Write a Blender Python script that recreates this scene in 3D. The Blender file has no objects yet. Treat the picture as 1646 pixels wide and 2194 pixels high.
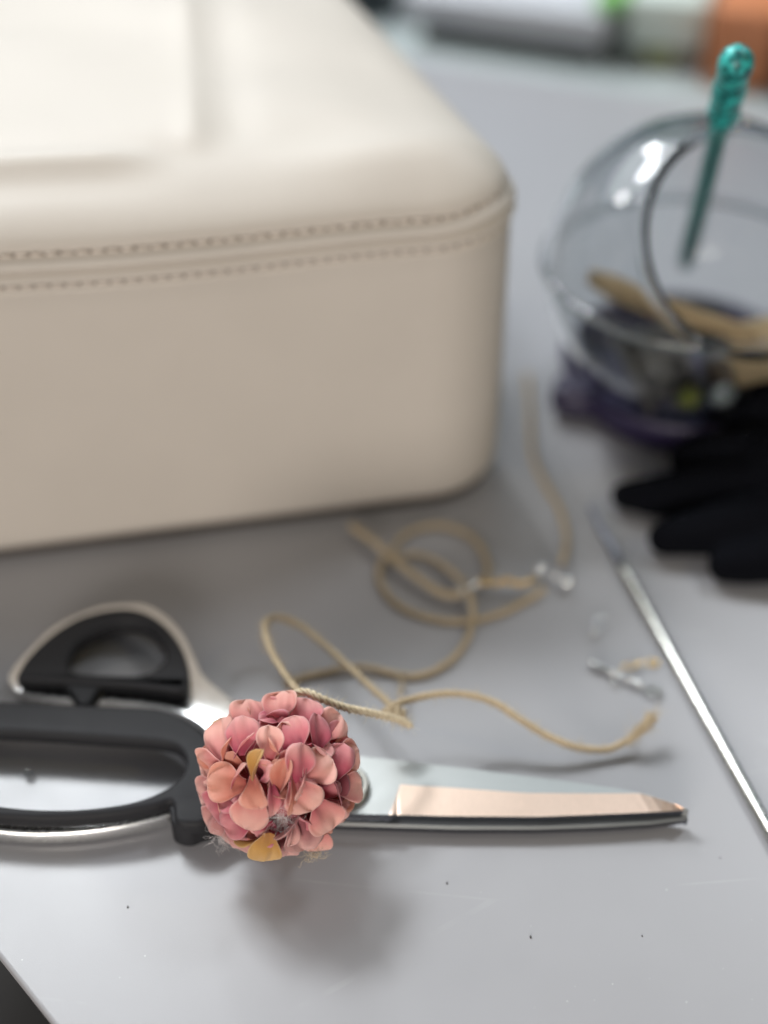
import bpy, bmesh, math, random
from mathutils import Vector, Matrix, noise as mnoise
random.seed(7)
PI = math.pi
# ------------------------------------------------------------------ scene basics (everything is laid out in cm, scaled to metres at the end)
SC = bpy.context.scene
COL = SC.collection
H = 36.7
PITCH = math.radians(40)
F = 2900.0
CU, CV = 823.0, 1097.0
FWD = Vector((0, math.cos(PITCH), -math.sin(PITCH)))
UP = Vector((0, math.sin(PITCH), math.cos(PITCH)))
RT = Vector((1, 0, 0))
CAM = Vector((0, 0, H))

def ray(u, v):
    return RT * ((u - CU) / F) + UP * (-(v - CV) / F) + FWD
def P(u, v, z=0.0):                 # measured point of the photograph on the horizontal plane at height z
    d = ray(u, v); t = (z - H) / d.z
    return CAM + d * t
def PD(u, v, dep):                  # the same, at a depth along the view axis
    return CAM + ray(u, v) * dep

# ------------------------------------------------------------------ materials
def newmat(name):
    m = bpy.data.materials.new(name); m.use_nodes = True
    nt = m.node_tree
    return m, nt, nt.nodes['Principled BSDF']
def N(nt, typ, **kw):
    n = nt.nodes.new(typ)
    for k, v in kw.items():
        if k in n.inputs: n.inputs[k].default_value = v
        else: setattr(n, k, v)
    return n
def L(nt, a, ao, b, bi):
    nt.links.new(a.outputs[ao], b.inputs[bi])
def coords(nt, scale=(100, 100, 100)):   # object coordinates in centimetres
    tc = N(nt, 'ShaderNodeTexCoord'); mp = N(nt, 'ShaderNodeMapping')
    mp.inputs['Scale'].default_value = scale
    L(nt, tc, 'Object', mp, 'Vector'); return mp
def setp(b, **kw):
    names = {'col': 'Base Color', 'rough': 'Roughness', 'metal': 'Metallic', 'spec': 'Specular IOR Level', 'ior': 'IOR',
             'trans': 'Transmission Weight', 'sheen': 'Sheen Weight', 'coat': 'Coat Weight', 'coatr': 'Coat Roughness',
             'alpha': 'Alpha', 'sss': 'Subsurface Weight', 'aniso': 'Anisotropic'}
    for k, v in kw.items():
        if k == 'col': v = (*v, 1)
        b.inputs[names[k]].default_value = v
def mixcol(nt, fac_node, fac_out, c1, c2):
    mx = N(nt, 'ShaderNodeMix', data_type='RGBA')
    mx.inputs[6].default_value = (*c1, 1); mx.inputs[7].default_value = (*c2, 1)
    if fac_node: L(nt, fac_node, fac_out, mx, 0)
    return mx
def basic(name, col, rough=.5, metal=0.0, var=.12, nscale=1.5, bump=0.0, bscale=20.0, rvar=.08, stretch=(1, 1, 1), **kw):
    m, nt, b = newmat(name)
    setp(b, col=col, rough=rough, metal=metal, **kw)
    mp = coords(nt, tuple(100 * s for s in stretch))
    nz = N(nt, 'ShaderNodeTexNoise', Scale=nscale, Detail=5.0)
    L(nt, mp, 'Vector', nz, 'Vector')
    c1 = tuple(max(0, c * (1 - var)) for c in col); c2 = tuple(min(1, c * (1 + var)) for c in col)
    mx = mixcol(nt, nz, 'Fac', c1, c2); L(nt, mx, 2, b, 'Base Color')
    mr = N(nt, 'ShaderNodeMapRange'); mr.inputs['To Min'].default_value = max(0, rough - rvar); mr.inputs['To Max'].default_value = min(1, rough + rvar)
    L(nt, nz, 'Fac', mr, 'Value'); L(nt, mr, 'Result', b, 'Roughness')
    if bump:
        n2 = N(nt, 'ShaderNodeTexNoise', Scale=bscale, Detail=3.0); L(nt, mp, 'Vector', n2, 'Vector')
        bp = N(nt, 'ShaderNodeBump', Strength=bump, Distance=0.0004)
        L(nt, n2, 'Fac', bp, 'Height'); L(nt, bp, 'Normal', b, 'Normal')
    return m

def mat_mat():
    m, nt, b = newmat('work_mat_grey')
    mp = coords(nt)
    n1 = N(nt, 'ShaderNodeTexNoise', Scale=.07, Detail=3.0); L(nt, mp, 'Vector', n1, 'Vector')
    mx = mixcol(nt, n1, 'Fac', (.285, .280, .293), (.320, .320, .334))
    # tiny dust specks and scuffs
    vo = N(nt, 'ShaderNodeTexVoronoi', Scale=.55, Randomness=1.0); L(nt, mp, 'Vector', vo, 'Vector')
    lt = N(nt, 'ShaderNodeMath', operation='LESS_THAN'); lt.inputs[1].default_value = .022
    L(nt, vo, 'Distance', lt, 0)
    gt = N(nt, 'ShaderNodeSeparateColor'); L(nt, vo, 'Color', gt, 'Color')
    g2 = N(nt, 'ShaderNodeMath', operation='GREATER_THAN'); g2.inputs[1].default_value = .55; L(nt, gt, 'Red', g2, 0)
    mu = N(nt, 'ShaderNodeMath', operation='MULTIPLY'); L(nt, lt, 0, mu, 0); L(nt, g2, 0, mu, 1)
    m2 = N(nt, 'ShaderNodeMix', data_type='RGBA'); m2.inputs[7].default_value = (.10, .10, .11, 1)
    L(nt, mu, 0, m2, 0); L(nt, mx, 2, m2, 6)
    v2 = N(nt, 'ShaderNodeTexVoronoi', Scale=1.3, Randomness=1.0); L(nt, mp, 'Vector', v2, 'Vector')
    l2 = N(nt, 'ShaderNodeMath', operation='LESS_THAN'); l2.inputs[1].default_value = .03; L(nt, v2, 'Distance', l2, 0)
    s2 = N(nt, 'ShaderNodeSeparateColor'); L(nt, v2, 'Color', s2, 'Color')
    g3 = N(nt, 'ShaderNodeMath', operation='GREATER_THAN'); g3.inputs[1].default_value = .6; L(nt, s2, 'Green', g3, 0)
    mu2 = N(nt, 'ShaderNodeMath', operation='MULTIPLY'); L(nt, l2, 0, mu2, 0); L(nt, g3, 0, mu2, 1)
    m3 = N(nt, 'ShaderNodeMix', data_type='RGBA'); m3.inputs[7].default_value = (.5, .5, .5, 1)
    L(nt, mu2, 0, m3, 0); L(nt, m2, 2, m3, 6)
    v4 = N(nt, 'ShaderNodeTexVoronoi', Scale=3.2, Randomness=1.0)
    wp = N(nt, 'ShaderNodeTexNoise', Scale=2.0, Detail=2.0); L(nt, mp, 'Vector', wp, 'Vector')
    L(nt, mp, 'Vector', v4, 'Vector')
    l4 = N(nt, 'ShaderNodeMath', operation='LESS_THAN'); l4.inputs[1].default_value = .045; L(nt, v4, 'Distance', l4, 0)
    g4 = N(nt, 'ShaderNodeMath', operation='GREATER_THAN'); g4.inputs[1].default_value = .58; L(nt, wp, 'Fac', g4, 0)
    u4 = N(nt, 'ShaderNodeMath', operation='MULTIPLY'); L(nt, l4, 0, u4, 0); L(nt, g4, 0, u4, 1)
    m4 = N(nt, 'ShaderNodeMix', data_type='RGBA'); m4.inputs[7].default_value = (.46, .46, .46, 1)
    L(nt, u4, 0, m4, 0); L(nt, m3, 2, m4, 6)
    # thin scratches: distance to stretched cell borders, broken up by noise
    ms_ = coords(nt, (10, 60, 100)); ms_.inputs['Rotation'].default_value = (0, 0, .6)
    v5 = N(nt, 'ShaderNodeTexVoronoi', Scale=.35, feature='DISTANCE_TO_EDGE'); L(nt, ms_, 'Vector', v5, 'Vector')
    l5 = N(nt, 'ShaderNodeMath', operation='LESS_THAN'); l5.inputs[1].default_value = .006; L(nt, v5, 'Distance', l5, 0)
    g5 = N(nt, 'ShaderNodeMapRange'); g5.inputs['From Min'].default_value = .55; g5.inputs['From Max'].default_value = .7; g5.inputs['To Max'].default_value = .16
    wp2 = N(nt, 'ShaderNodeTexNoise', Scale=.35, Detail=3.0); L(nt, mp, 'Vector', wp2, 'Vector'); L(nt, wp2, 'Fac', g5, 'Value')
    u5 = N(nt, 'ShaderNodeMath', operation='MULTIPLY'); L(nt, l5, 0, u5, 0); L(nt, g5, 'Result', u5, 1)
    m5_ = N(nt, 'ShaderNodeMix', data_type='RGBA'); m5_.inputs[7].default_value = (.5, .5, .5, 1)
    L(nt, u5, 0, m5_, 0); L(nt, m4, 2, m5_, 6)
    L(nt, m5_, 2, b, 'Base Color')
    n3 = N(nt, 'ShaderNodeTexNoise', Scale=.5, Detail=6.0); L(nt, mp, 'Vector', n3, 'Vector')
    mr = N(nt, 'ShaderNodeMapRange'); mr.inputs['To Min'].default_value = .30; mr.inputs['To Max'].default_value = .42
    L(nt, n3, 'Fac', mr, 'Value'); L(nt, mr, 'Result', b, 'Roughness')
    n4 = N(nt, 'ShaderNodeTexNoise', Scale=45.0, Detail=2.0); L(nt, mp, 'Vector', n4, 'Vector')
    bp = N(nt, 'ShaderNodeBump', Strength=.12, Distance=0.0002); L(nt, n4, 'Fac', bp, 'Height'); L(nt, bp, 'Normal', b, 'Normal')
    setp(b, spec=.8)
    return m
def petal_mat(name, base, mid, tip):
    m, nt, b = newmat(name)
    uv = N(nt, 'ShaderNodeUVMap'); uv.uv_map = 'UVMap'
    sp = N(nt, 'ShaderNodeSeparateXYZ'); L(nt, uv, 'UV', sp, 'Vector')
    oi = N(nt, 'ShaderNodeObjectInfo')
    mp = coords(nt)
    nz = N(nt, 'ShaderNodeTexNoise', Scale=1.3, Detail=3.0); L(nt, mp, 'Vector', nz, 'Vector')
    ad = N(nt, 'ShaderNodeMath', operation='MULTIPLY_ADD'); ad.inputs[1].default_value = .55; L(nt, nz, 'Fac', ad, 0)
    sb = N(nt, 'ShaderNodeMath', operation='SUBTRACT'); sb.inputs[1].default_value = .28; L(nt, sp, 'X', sb, 0)
    L(nt, sb, 0, ad, 2)
    r2 = N(nt, 'ShaderNodeMath', operation='MULTIPLY_ADD'); r2.inputs[1].default_value = .22; r2.inputs[2].default_value = -.11
    L(nt, oi, 'Random', r2, 0)
    a2 = N(nt, 'ShaderNodeMath', operation='ADD'); L(nt, ad, 0, a2, 0); L(nt, r2, 0, a2, 1)
    cr = N(nt, 'ShaderNodeValToRGB'); e = cr.color_ramp.elements
    e[0].position = .12; e[0].color = (*base, 1); e[1].position = .85; e[1].color = (*tip, 1)
    em = e.new(.5); em.color = (*mid, 1)
    L(nt, a2, 0, cr, 'Fac')
    # woven cloth: fine ribs across, finer warp along
    w1 = N(nt, 'ShaderNodeTexWave', Scale=9.0, Distortion=.6); w1.bands_direction = 'X'
    mpu = N(nt, 'ShaderNodeMapping'); mpu.inputs['Rotation'].default_value = (0, 0, .5)
    L(nt, uv, 'UV', mpu, 'Vector'); L(nt, mpu, 'Vector', w1, 'Vector')
    w2 = N(nt, 'ShaderNodeTexWave', Scale=12.0, Distortion=.4); w2.bands_direction = 'Y'
    L(nt, mpu, 'Vector', w2, 'Vector')
    wa = N(nt, 'ShaderNodeMath', operation='ADD'); L(nt, w1, 'Fac', wa, 0); L(nt, w2, 'Fac', wa, 1)
    mc = N(nt, 'ShaderNodeMix', data_type='RGBA', blend_type='MULTIPLY')
    mc.inputs[0].default_value = 1.0
    ed_ = N(nt, 'ShaderNodeMath', operation='MULTIPLY_ADD'); ed_.inputs[1].default_value = 2; ed_.inputs[2].default_value = -1; L(nt, sp, 'Y', ed_, 0)
    ab_ = N(nt, 'ShaderNodeMath', operation='ABSOLUTE'); L(nt, ed_, 0, ab_, 0)
    mxx = N(nt, 'ShaderNodeMath', operation='MAXIMUM'); L(nt, ab_, 0, mxx, 0); L(nt, sp, 'X', mxx, 1)
    er = N(nt, 'ShaderNodeMapRange'); er.inputs['From Min'].default_value = .86; er.inputs['From Max'].default_value = .99; er.inputs['To Max'].default_value = .55; L(nt, mxx, 0, er, 'Value')
    me_ = N(nt, 'ShaderNodeMix', data_type='RGBA'); me_.inputs[7].default_value = tuple(min(1, c * .75 + .22) for c in tip) + (1,); L(nt, er, 'Result', me_, 0)
    mrw = N(nt, 'ShaderNodeMapRange'); mrw.inputs['From Max'].default_value = 2; mrw.inputs['To Min'].default_value = .82; mrw.inputs['To Max'].default_value = 1.12
    L(nt, wa, 0, mrw, 'Value')
    L(nt, cr, 'Color', me_, 6); L(nt, me_, 2, mc, 6); L(nt, mrw, 'Result', mc, 7)
    L(nt, mc, 2, b, 'Base Color')
    bp = N(nt, 'ShaderNodeBump', Strength=.35, Distance=0.00012); L(nt, wa, 0, bp, 'Height'); L(nt, bp, 'Normal', b, 'Normal')
    setp(b, rough=.62, sheen=.25, spec=.3)
    tr = N(nt, 'ShaderNodeBsdfTranslucent'); L(nt, mc, 2, tr, 'Color')
    ms = N(nt, 'ShaderNodeMixShader'); ms.inputs[0].default_value = .40
    out = nt.nodes['Material Output']
    L(nt, b, 'BSDF', ms, 1); L(nt, tr, 'BSDF', ms, 2); L(nt, ms, 'Shader', out, 'Surface')
    return m
def brushed(name, col, rough, dirscale=(3, 60, 60), var=.06, rvar=.06, bump=.05):
    m = basic(name, col, rough, 1.0, var=var, nscale=1.0, rvar=rvar, bump=bump, bscale=1.0, stretch=dirscale)
    return m

M = {}
M['mat'] = mat_mat()
M['floor'] = basic('dark_floor', (.022, .017, .014), .6)
M['counter'] = basic('pale_counter', (.34, .38, .38), .45, nscale=.1)
M['apron'] = basic('table_edge_wood', (.10, .075, .055), .6, stretch=(1, 1, 6))
M['leather'] = basic('cream_leather', (.505, .462, .412), .5, var=.035, nscale=.35, bump=.25, bscale=16, spec=.25)
M['thread'] = basic('cream_thread', (.62, .56, .50), .7)
M['bagshade'] = basic('painted_contact_shade', (.05, .04, .033), .7)
M['hole'] = basic('stitch_hole', (.16, .13, .11), .9)
M['rubber'] = basic('black_rubber', (.016, .016, .018), .6, var=.2, bump=.15, bscale=30, spec=.22)
M['steel'] = brushed('satin_steel', (.40, .41, .40), .38)
M['steelb'] = brushed('bright_steel', (.80, .80, .79), .26)
M['edge'] = brushed('dark_steel_and_reflection', (.16, .17, .20), .28)  # on the blade sides the dark bluish colour imitates a reflection
M['bevel'] = brushed('warm_reflection_tint', (.82, .63, .51), .36, dirscale=(40, 4, 10), var=.10)  # warm base colour imitates a reflection on the ground face
M['chrome'] = basic('polished_rod_steel', (.44, .44, .41), .27, 1.0, var=.05)
M['screw'] = brushed('knurled_steel', (.34, .33, .30), .4)
M['jute'] = basic('jute_fibre', (.50, .40, .265), .85, var=.45, nscale=9, bump=.5, bscale=25)
M['jute2'] = basic('jute_fibre_pale', (.64, .54, .38), .85, var=.35, nscale=9)
M['lint'] = basic('white_lint', (.78, .74, .72), .9, var=.05)
M['silver'] = basic('silver_plated', (.80, .81, .80), .25, 1.0, var=.05)
M['gold'] = basic('gold_plated', (.85, .60, .25), .25, 1.0, var=.05)
M['glove'] = basic('black_knit', (.003, .0033, .005), .95, var=.3, nscale=6, bump=.8, bscale=28, spec=.06)
M['purple'] = basic('dark_purple_plastic', (.013, .008, .034), .45, var=.2)
M['kraft'] = basic('tan_card', (.42, .31, .175), .75, var=.1, nscale=.6)
M['darkthing'] = basic('charcoal_plastic', (.055, .052, .048), .5)
M['olive'] = basic('olive_plastic', (.22, .24, .05), .5)
M['greybead'] = basic('grey_plastic', (.42, .46, .46), .35)
M['white'] = basic('white_plastic', (.47, .48, .51), .45, var=.03)
M['palegreen'] = basic('pale_green_plastic', (.55, .62, .58), .45, var=.03)
M['orange'] = basic('orange_plastic', (.46, .17, .07), .5, var=.15)
M['brown'] = basic('dark_red_brown', (.10, .03, .02), .5)
M['green'] = basic('bright_green_plastic', (.16, .42, .10), .5)
M['dgreen'] = basic('dark_green_plastic', (.015, .06, .02), .5)
M['slate'] = basic('dark_slate_plastic', (.018, .028, .034), .4)
M['pencore'] = basic('teal_ink', (.07, .20, .20), .5)
M['shadowline'] = basic('painted_shadow_gap', (.09, .10, .10), .6)
M['greyplastic'] = basic('mid_grey_plastic', (.28, .29, .29), .5)

def glass_mat(name, col=(1, 1, 1), rough=0.0, ior=1.45):
    m, nt, b = newmat(name); setp(b, col=col, rough=rough, trans=1.0, ior=ior)
    # faint smears in the surface
    mp = coords(nt); nz = N(nt, 'ShaderNodeTexNoise', Scale=.4, Detail=3.0); L(nt, mp, 'Vector', nz, 'Vector')
    mr = N(nt, 'ShaderNodeMapRange'); mr.inputs['To Min'].default_value = 0.0; mr.inputs['To Max'].default_value = rough + .05
    mr.inputs['From Min'].default_value = .45
    L(nt, nz, 'Fac', mr, 'Value'); L(nt, mr, 'Result', b, 'Roughness')
    return m
M['glass'] = glass_mat('clear_glass', (.86, .88, .89))
M['clearbarrel'] = glass_mat('clear_teal_plastic', (.55, .85, .82), .05)
def glitter():
    m, nt, b = newmat('teal_glitter')
    mp = coords(nt); vo = N(nt, 'ShaderNodeTexVoronoi', Scale=5.0); L(nt, mp, 'Vector', vo, 'Vector')
    cr = N(nt, 'ShaderNodeValToRGB'); e = cr.color_ramp.elements
    e[0].color = (.0, .05, .055, 1); e[1].color = (.04, .50, .46, 1)
    sp = N(nt, 'ShaderNodeSeparateColor'); L(nt, vo, 'Color', sp, 'Color')
    L(nt, sp, 'Red', cr, 'Fac'); L(nt, cr, 'Color', b, 'Base Color')
    setp(b, rough=.45, metal=.2, coat=.15)
    bp = N(nt, 'ShaderNodeBump', Strength=.5, Distance=.0004); L(nt, sp, 'Green', bp, 'Height'); L(nt, bp, 'Normal', b, 'Normal')
    return m
M['glitter'] = glitter()
M['pL'] = petal_mat('petal_peach_cloth', (.58, .13, .16), (.84, .38, .34), (.93, .56, .48))
M['pP'] = petal_mat('petal_pink_cloth', (.52, .08, .14), (.78, .25, .28), (.90, .48, .45))
M['pR'] = petal_mat('petal_rose_cloth', (.34, .035, .07), (.60, .13, .18), (.80, .34, .36))
M['pD'] = petal_mat('petal_deep_rose_cloth', (.20, .03, .045), (.36, .06, .085), (.52, .14, .17))
M['pS'] = petal_mat('petal_salmon_cloth', (.48, .10, .08), (.74, .28, .20), (.86, .44, .33))
M['pU'] = petal_mat('petal_dusty_cloth', (.44, .13, .15), (.66, .31, .29), (.82, .49, .44))
M['pY'] = petal_mat('petal_mustard_cloth', (.55, .26, .08), (.70, .40, .11), (.78, .52, .22))

# ------------------------------------------------------------------ object helpers
ROOTS = {}
def tag(o, label, cat, group=None):
    o['label'] = label; o['category'] = cat
    if group: o['group'] = group
def thing(name, label, cat, loc, group=None):
    o = bpy.data.objects.new(name, None); COL.objects.link(o)
    o.location = loc; o.empty_display_size = .01
    tag(o, label, cat, group); return o
def abs_loc(o):
    p = Vector(o.location)
    while o.parent: o = o.parent; p = p + Vector(o.location)
    return p
def link_mesh(name, me, mats, parent=None, smooth=True, origin=None):
    """me holds world-space cm coordinates"""
    if not isinstance(mats, (list, tuple)): mats = [mats]
    if len(me.materials) == 0:
        for m in mats: me.materials.append(m)
    me.name = name
    o = bpy.data.objects.new(name, me); COL.objects.link(o)
    if parent is None:
        if origin is None:
            xs = [v.co.x for v in me.vertices]; ys = [v.co.y for v in me.vertices]; zs = [v.co.z for v in me.vertices]
            origin = Vector(((min(xs) + max(xs)) / 2, (min(ys) + max(ys)) / 2, min(zs)))
        o.location = origin; me.transform(Matrix.Translation(-Vector(origin)))
    else:
        me.transform(Matrix.Translation(-abs_loc(parent))); o.parent = parent
    if smooth:
        for p in me.polygons: p.use_smooth = True
    return o
def bm_mesh(bm):
    me = bpy.data.meshes.new('m'); bmesh.ops.recalc_face_normals(bm, faces=bm.faces); bm.to_mesh(me); bm.free(); return me
def raw_mesh(vs, fs, recalc=True):
    me = bpy.data.meshes.new('m'); me.from_pydata([tuple(v) for v in vs], [], fs); me.update()
    if recalc:
        bm = bmesh.new(); bm.from_mesh(me); bmesh.ops.recalc_face_normals(bm, faces=bm.faces); bm.to_mesh(me); bm.free()
    return me
def autosmooth(o, ang=35):
    me = o.data
    bm = bmesh.new(); bm.from_mesh(me)
    for e in bm.edges:
        e.smooth = not (len(e.link_faces) == 2 and e.calc_face_angle(0) > math.radians(ang))
    bm.to_mesh(me); bm.free()
def evalmesh(ob):
    dg = bpy.context.evaluated_depsgraph_get(); dg.update()
    return bpy.data.meshes.new_from_object(ob.evaluated_get(dg), depsgraph=dg)
def smooth_path(pts, n=10, closed=False):
    out = []; k = len(pts)
    rng = range(k) if closed else range(k - 1)
    for i in rng:
        if closed: p0, p1, p2, p3 = pts[(i - 1) % k], pts[i], pts[(i + 1) % k], pts[(i + 2) % k]
        else:
            p1, p2 = pts[i], pts[i + 1]
            p0 = pts[i - 1] if i > 0 else p1 * 2 - p2
            p3 = pts[i + 2] if i + 2 < k else p2 * 2 - p1
        for j in range(n):
            t = j / n
            out.append(.5 * ((2 * p1) + (p2 - p0) * t + (2 * p0 - 5 * p1 + 4 * p2 - p3) * t * t + (3 * p1 - p0 - 3 * p2 + p3) * t ** 3))
    if not closed: out.append(pts[-1].copy())
    return out
def plate(name, outlines, z0, z1, bev, mat, parent, res=3, smooth=True, seg=8):
    """flat piece with holes: closed outlines (lists of Vector) extruded from z0 to z1 with rounded edges"""
    cu = bpy.data.curves.new('c', 'CURVE'); cu.dimensions = '2D'; cu.fill_mode = 'BOTH'
    for ol in outlines:
        pts = smooth_path(ol, seg, True) if smooth else ol
        sp = cu.splines.new('POLY'); sp.points.add(len(pts) - 1); sp.use_cyclic_u = True
        for p, q in zip(sp.points, pts): p.co = (q.x, q.y, 0, 1)
    cu.extrude = (z1 - z0) / 2 - bev; cu.bevel_depth = bev; cu.bevel_resolution = res; cu.offset = -bev
    ob = bpy.data.objects.new('c', cu); COL.objects.link(ob)
    me = evalmesh(ob); bpy.data.objects.remove(ob)
    me.transform(Matrix.Translation((0, 0, (z0 + z1) / 2)))
    bm = bmesh.new(); bm.from_mesh(me); bmesh.ops.remove_doubles(bm, verts=bm.verts, dist=1e-4); bm.to_mesh(me); bm.free()
    o = link_mesh(name, me, mat, parent); autosmooth(o, 30); return o
def frames(path):
    T = []
    for i in range(len(path)):
        a = path[max(0, i - 1)]; b = path[min(len(path) - 1, i + 1)]
        T.append((b - a).normalized())
    n = T[0].orthogonal().normalized(); out = []
    for i, t in enumerate(T):
        n = (n - t * n.dot(t)).normalized(); out.append((t, n, t.cross(n)))
    return out
def tube_geo(path, rad, sides=8, closed=False, cap=True):
    fr = frames(path); vs = []; fs = []
    for i, p in enumerate(path):
        r = rad(i / (len(path) - 1)) if callable(rad) else rad
        t, a, b = fr[i]
        for k in range(sides):
            th = 2 * PI * k / sides
            vs.append(p + (a * math.cos(th) + b * math.sin(th)) * r)
    n = len(path)
    for i in range(n if closed else n - 1):
        j = (i + 1) % n
        for k in range(sides):
            fs.append((i * sides + k, i * sides + (k + 1) % sides, j * sides + (k + 1) % sides, j * sides + k))
    if cap and not closed:
        fs.append(tuple(range(sides))[::-1]); fs.append(tuple((n - 1) * sides + k for k in range(sides)))
    return vs, fs
class Geo:
    def __init__(s): s.v = []; s.f = []
    def add(s, vf):
        o = len(s.v); s.v += list(vf[0]); s.f += [tuple(i + o for i in f) for f in vf[1]]; return s
    def mesh(s): return raw_mesh(s.v, s.f)
def box_geo(c, sx, sy, sz, rot=0, z0=None):
    R = Matrix.Rotation(rot, 3, 'Z'); vs = []
    for z in (-.5, .5):
        for x, y in ((-.5, -.5), (.5, -.5), (.5, .5), (-.5, .5)):
            vs.append(Vector(c) + R @ Vector((x * sx, y * sy, z * sz)))
    return vs, [(0, 3, 2, 1), (4, 5, 6, 7), (0, 1, 5, 4), (1, 2, 6, 5), (2, 3, 7, 6), (3, 0, 4, 7)]
def bevel_mesh(me, w, seg=3):
    bm = bmesh.new(); bm.from_mesh(me)
    bmesh.ops.bevel(bm, geom=list(bm.edges), offset=w, segments=seg, profile=.5, affect='EDGES')
    bm.to_mesh(me); bm.free(); return me
def rbox(name, c, size, rot, mat, parent=None, bev=.2, seg=3):
    me = raw_mesh(*box_geo(c, *size, rot)); bevel_mesh(me, bev, seg)
    o = link_mesh(name, me, mat, parent); autosmooth(o, 40); return o
def lathe_geo(prof, center, axis=Vector((0, 0, 1)), n=48, closed=False):
    """prof: list of (r, h)"""
    ax = axis.normalized(); a = ax.orthogonal().normalized(); b = ax.cross(a); vs = []; fs = []
    for r, h in prof:
        for k in range(n):
            th = 2 * PI * k / n
            vs.append(center + ax * h + (a * math.cos(th) + b * math.sin(th)) * max(r, 1e-4))
    m = len(prof)
    for i in range(m if closed else m - 1):
        j = (i + 1) % m
        for k in range(n):
            fs.append((i * n + k, i * n + (k + 1) % n, j * n + (k + 1) % n, j * n + k))
    return vs, fs
def torus_geo(c, axis, R, r, n=64, m=12):
    prof = [(R + r * math.cos(2 * PI * k / m), r * math.sin(2 * PI * k / m)) for k in range(m)]
    return lathe_geo(prof, c, axis, n, True)
def fibres_geo(seeds, length, rad, wig=.35, steps=9):
    g = Geo()
    for p, d in seeds:
        path = [p.copy()]; dd = d.normalized()
        st = length * random.uniform(.5, 1.3) / steps
        for i in range(steps):
            dd = (dd + Vector((random.gauss(0, wig), random.gauss(0, wig), random.gauss(0, wig)))).normalized()
            path.append(path[-1] + dd * st)
        g.add(tube_geo(path, lambda t: rad * (1 - .5 * t), 3, cap=False))
    return g
def rv(s=1.0): return Vector((random.gauss(0, s), random.gauss(0, s), random.gauss(0, s)))

# ------------------------------------------------------------------ the setting
def structure(o): o['kind'] = 'structure'; return o
fl, fr_ = P(797, 108), P(1642, 246)
ed = (fr_ - fl).normalized()
A = fl - ed * 45; B = fl + ed * 75
c1 = P(0, 2050); c2 = P(115, 2194)
ce = (c2 - c1).normalized()
tab = [Vector((A.x, A.y, 0)), Vector((B.x, B.y, 0)), Vector((58, 5, 0)), Vector((30, -2, 0)), c2 + ce * 14, c1 - ce * 26, Vector((-62, 60, 0))]
def slab(name, poly, z0, z1, mat, bev=.12):
    bm = bmesh.new(); vs = [bm.verts.new((p.x, p.y, z1)) for p in poly]; f = bm.faces.new(vs)
    r = bmesh.ops.extrude_face_region(bm, geom=[f]); 
    for v in [e for e in r['geom'] if isinstance(e, bmesh.types.BMVert)]: v.co.z = z0
    bmesh.ops.recalc_face_normals(bm, faces=bm.faces)
    bmesh.ops.bevel(bm, geom=[e for e in bm.edges if abs(e.verts[0].co.z - z1) < 1e-4 and abs(e.verts[1].co.z - z1) < 1e-4], offset=bev, segments=3, profile=.5, affect='EDGES')
    me = bm_mesh(bm); o = link_mesh(name, me, mat); autosmooth(o, 40); return o
structure(slab('table_top', tab, -.3, 0, M['mat']))
structure(slab('table_board', [p * 1.0 + (Vector((0, 30, 0)) - p).normalized() * 1.1 for p in tab], -3.0, -.31, M['apron'], .1))
bm = bmesh.new(); bmesh.ops.create_grid(bm, x_segments=1, y_segments=1, size=400)
for v in bm.verts: v.co.z = -74
structure(link_mesh('floor', bm_mesh(bm), M['floor'], smooth=False))
# pale counter behind the work table
nrm = Vector((-ed.y, ed.x, 0))
cc = [fl - ed * 60 + nrm * 0.4, fl + ed * 90 + nrm * .4, fl + ed * 90 + nrm * 75, fl - ed * 60 + nrm * 75]
structure(slab('back_counter', cc, -4, -.25, M['counter'], .5))

# ------------------------------------------------------------------ cream leather bag
CORN = Vector((5.75, 44.6, 0))
yaw = math.radians(11)
EU = Vector((-math.cos(yaw), -math.sin(yaw), 0)); EW = Vector((-math.sin(yaw), math.cos(yaw), 0))
BW, BD = 34.0, 26.0
def ring(inset, z, rc0=3.8):
    rc = max(rc0 - inset, 1.2); pts = []
    x0, x1, y0, y1 = inset, BW - inset, inset, BD - inset
    rc = min(rc, (y1 - y0) / 2 - .05)
    def arc(cx, cy, a0):
        for k in range(12):
            a = a0 + (PI / 2) * k / 12
            pts.append((cx + rc * math.cos(a), cy + rc * math.sin(a)))
    def seg(xa, ya, xb, yb, n):
        for k in range(n):
            t = k / n; pts.append((xa + (xb - xa) * t, ya + (yb - ya) * t))
    seg(x0 + rc, y0, x1 - rc, y0, 90); arc(x1 - rc, y0 + rc, -PI / 2)
    seg(x1, y0 + rc, x1, y1 - rc, 60); arc(x1 - rc, y1 - rc, 0)
    seg(x1 - rc, y1, x0 + rc, y1, 90); arc(x0 + rc, y1 - rc, PI / 2)
    seg(x0, y1 - rc, x0, y0 + rc, 60); arc(x0 + rc, y0 + rc, PI)
    return pts
def sstep(a, b, x):
    t = min(1, max(0, (x - a) / (b - a))); return t * t * (3 - 2 * t)
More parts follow.
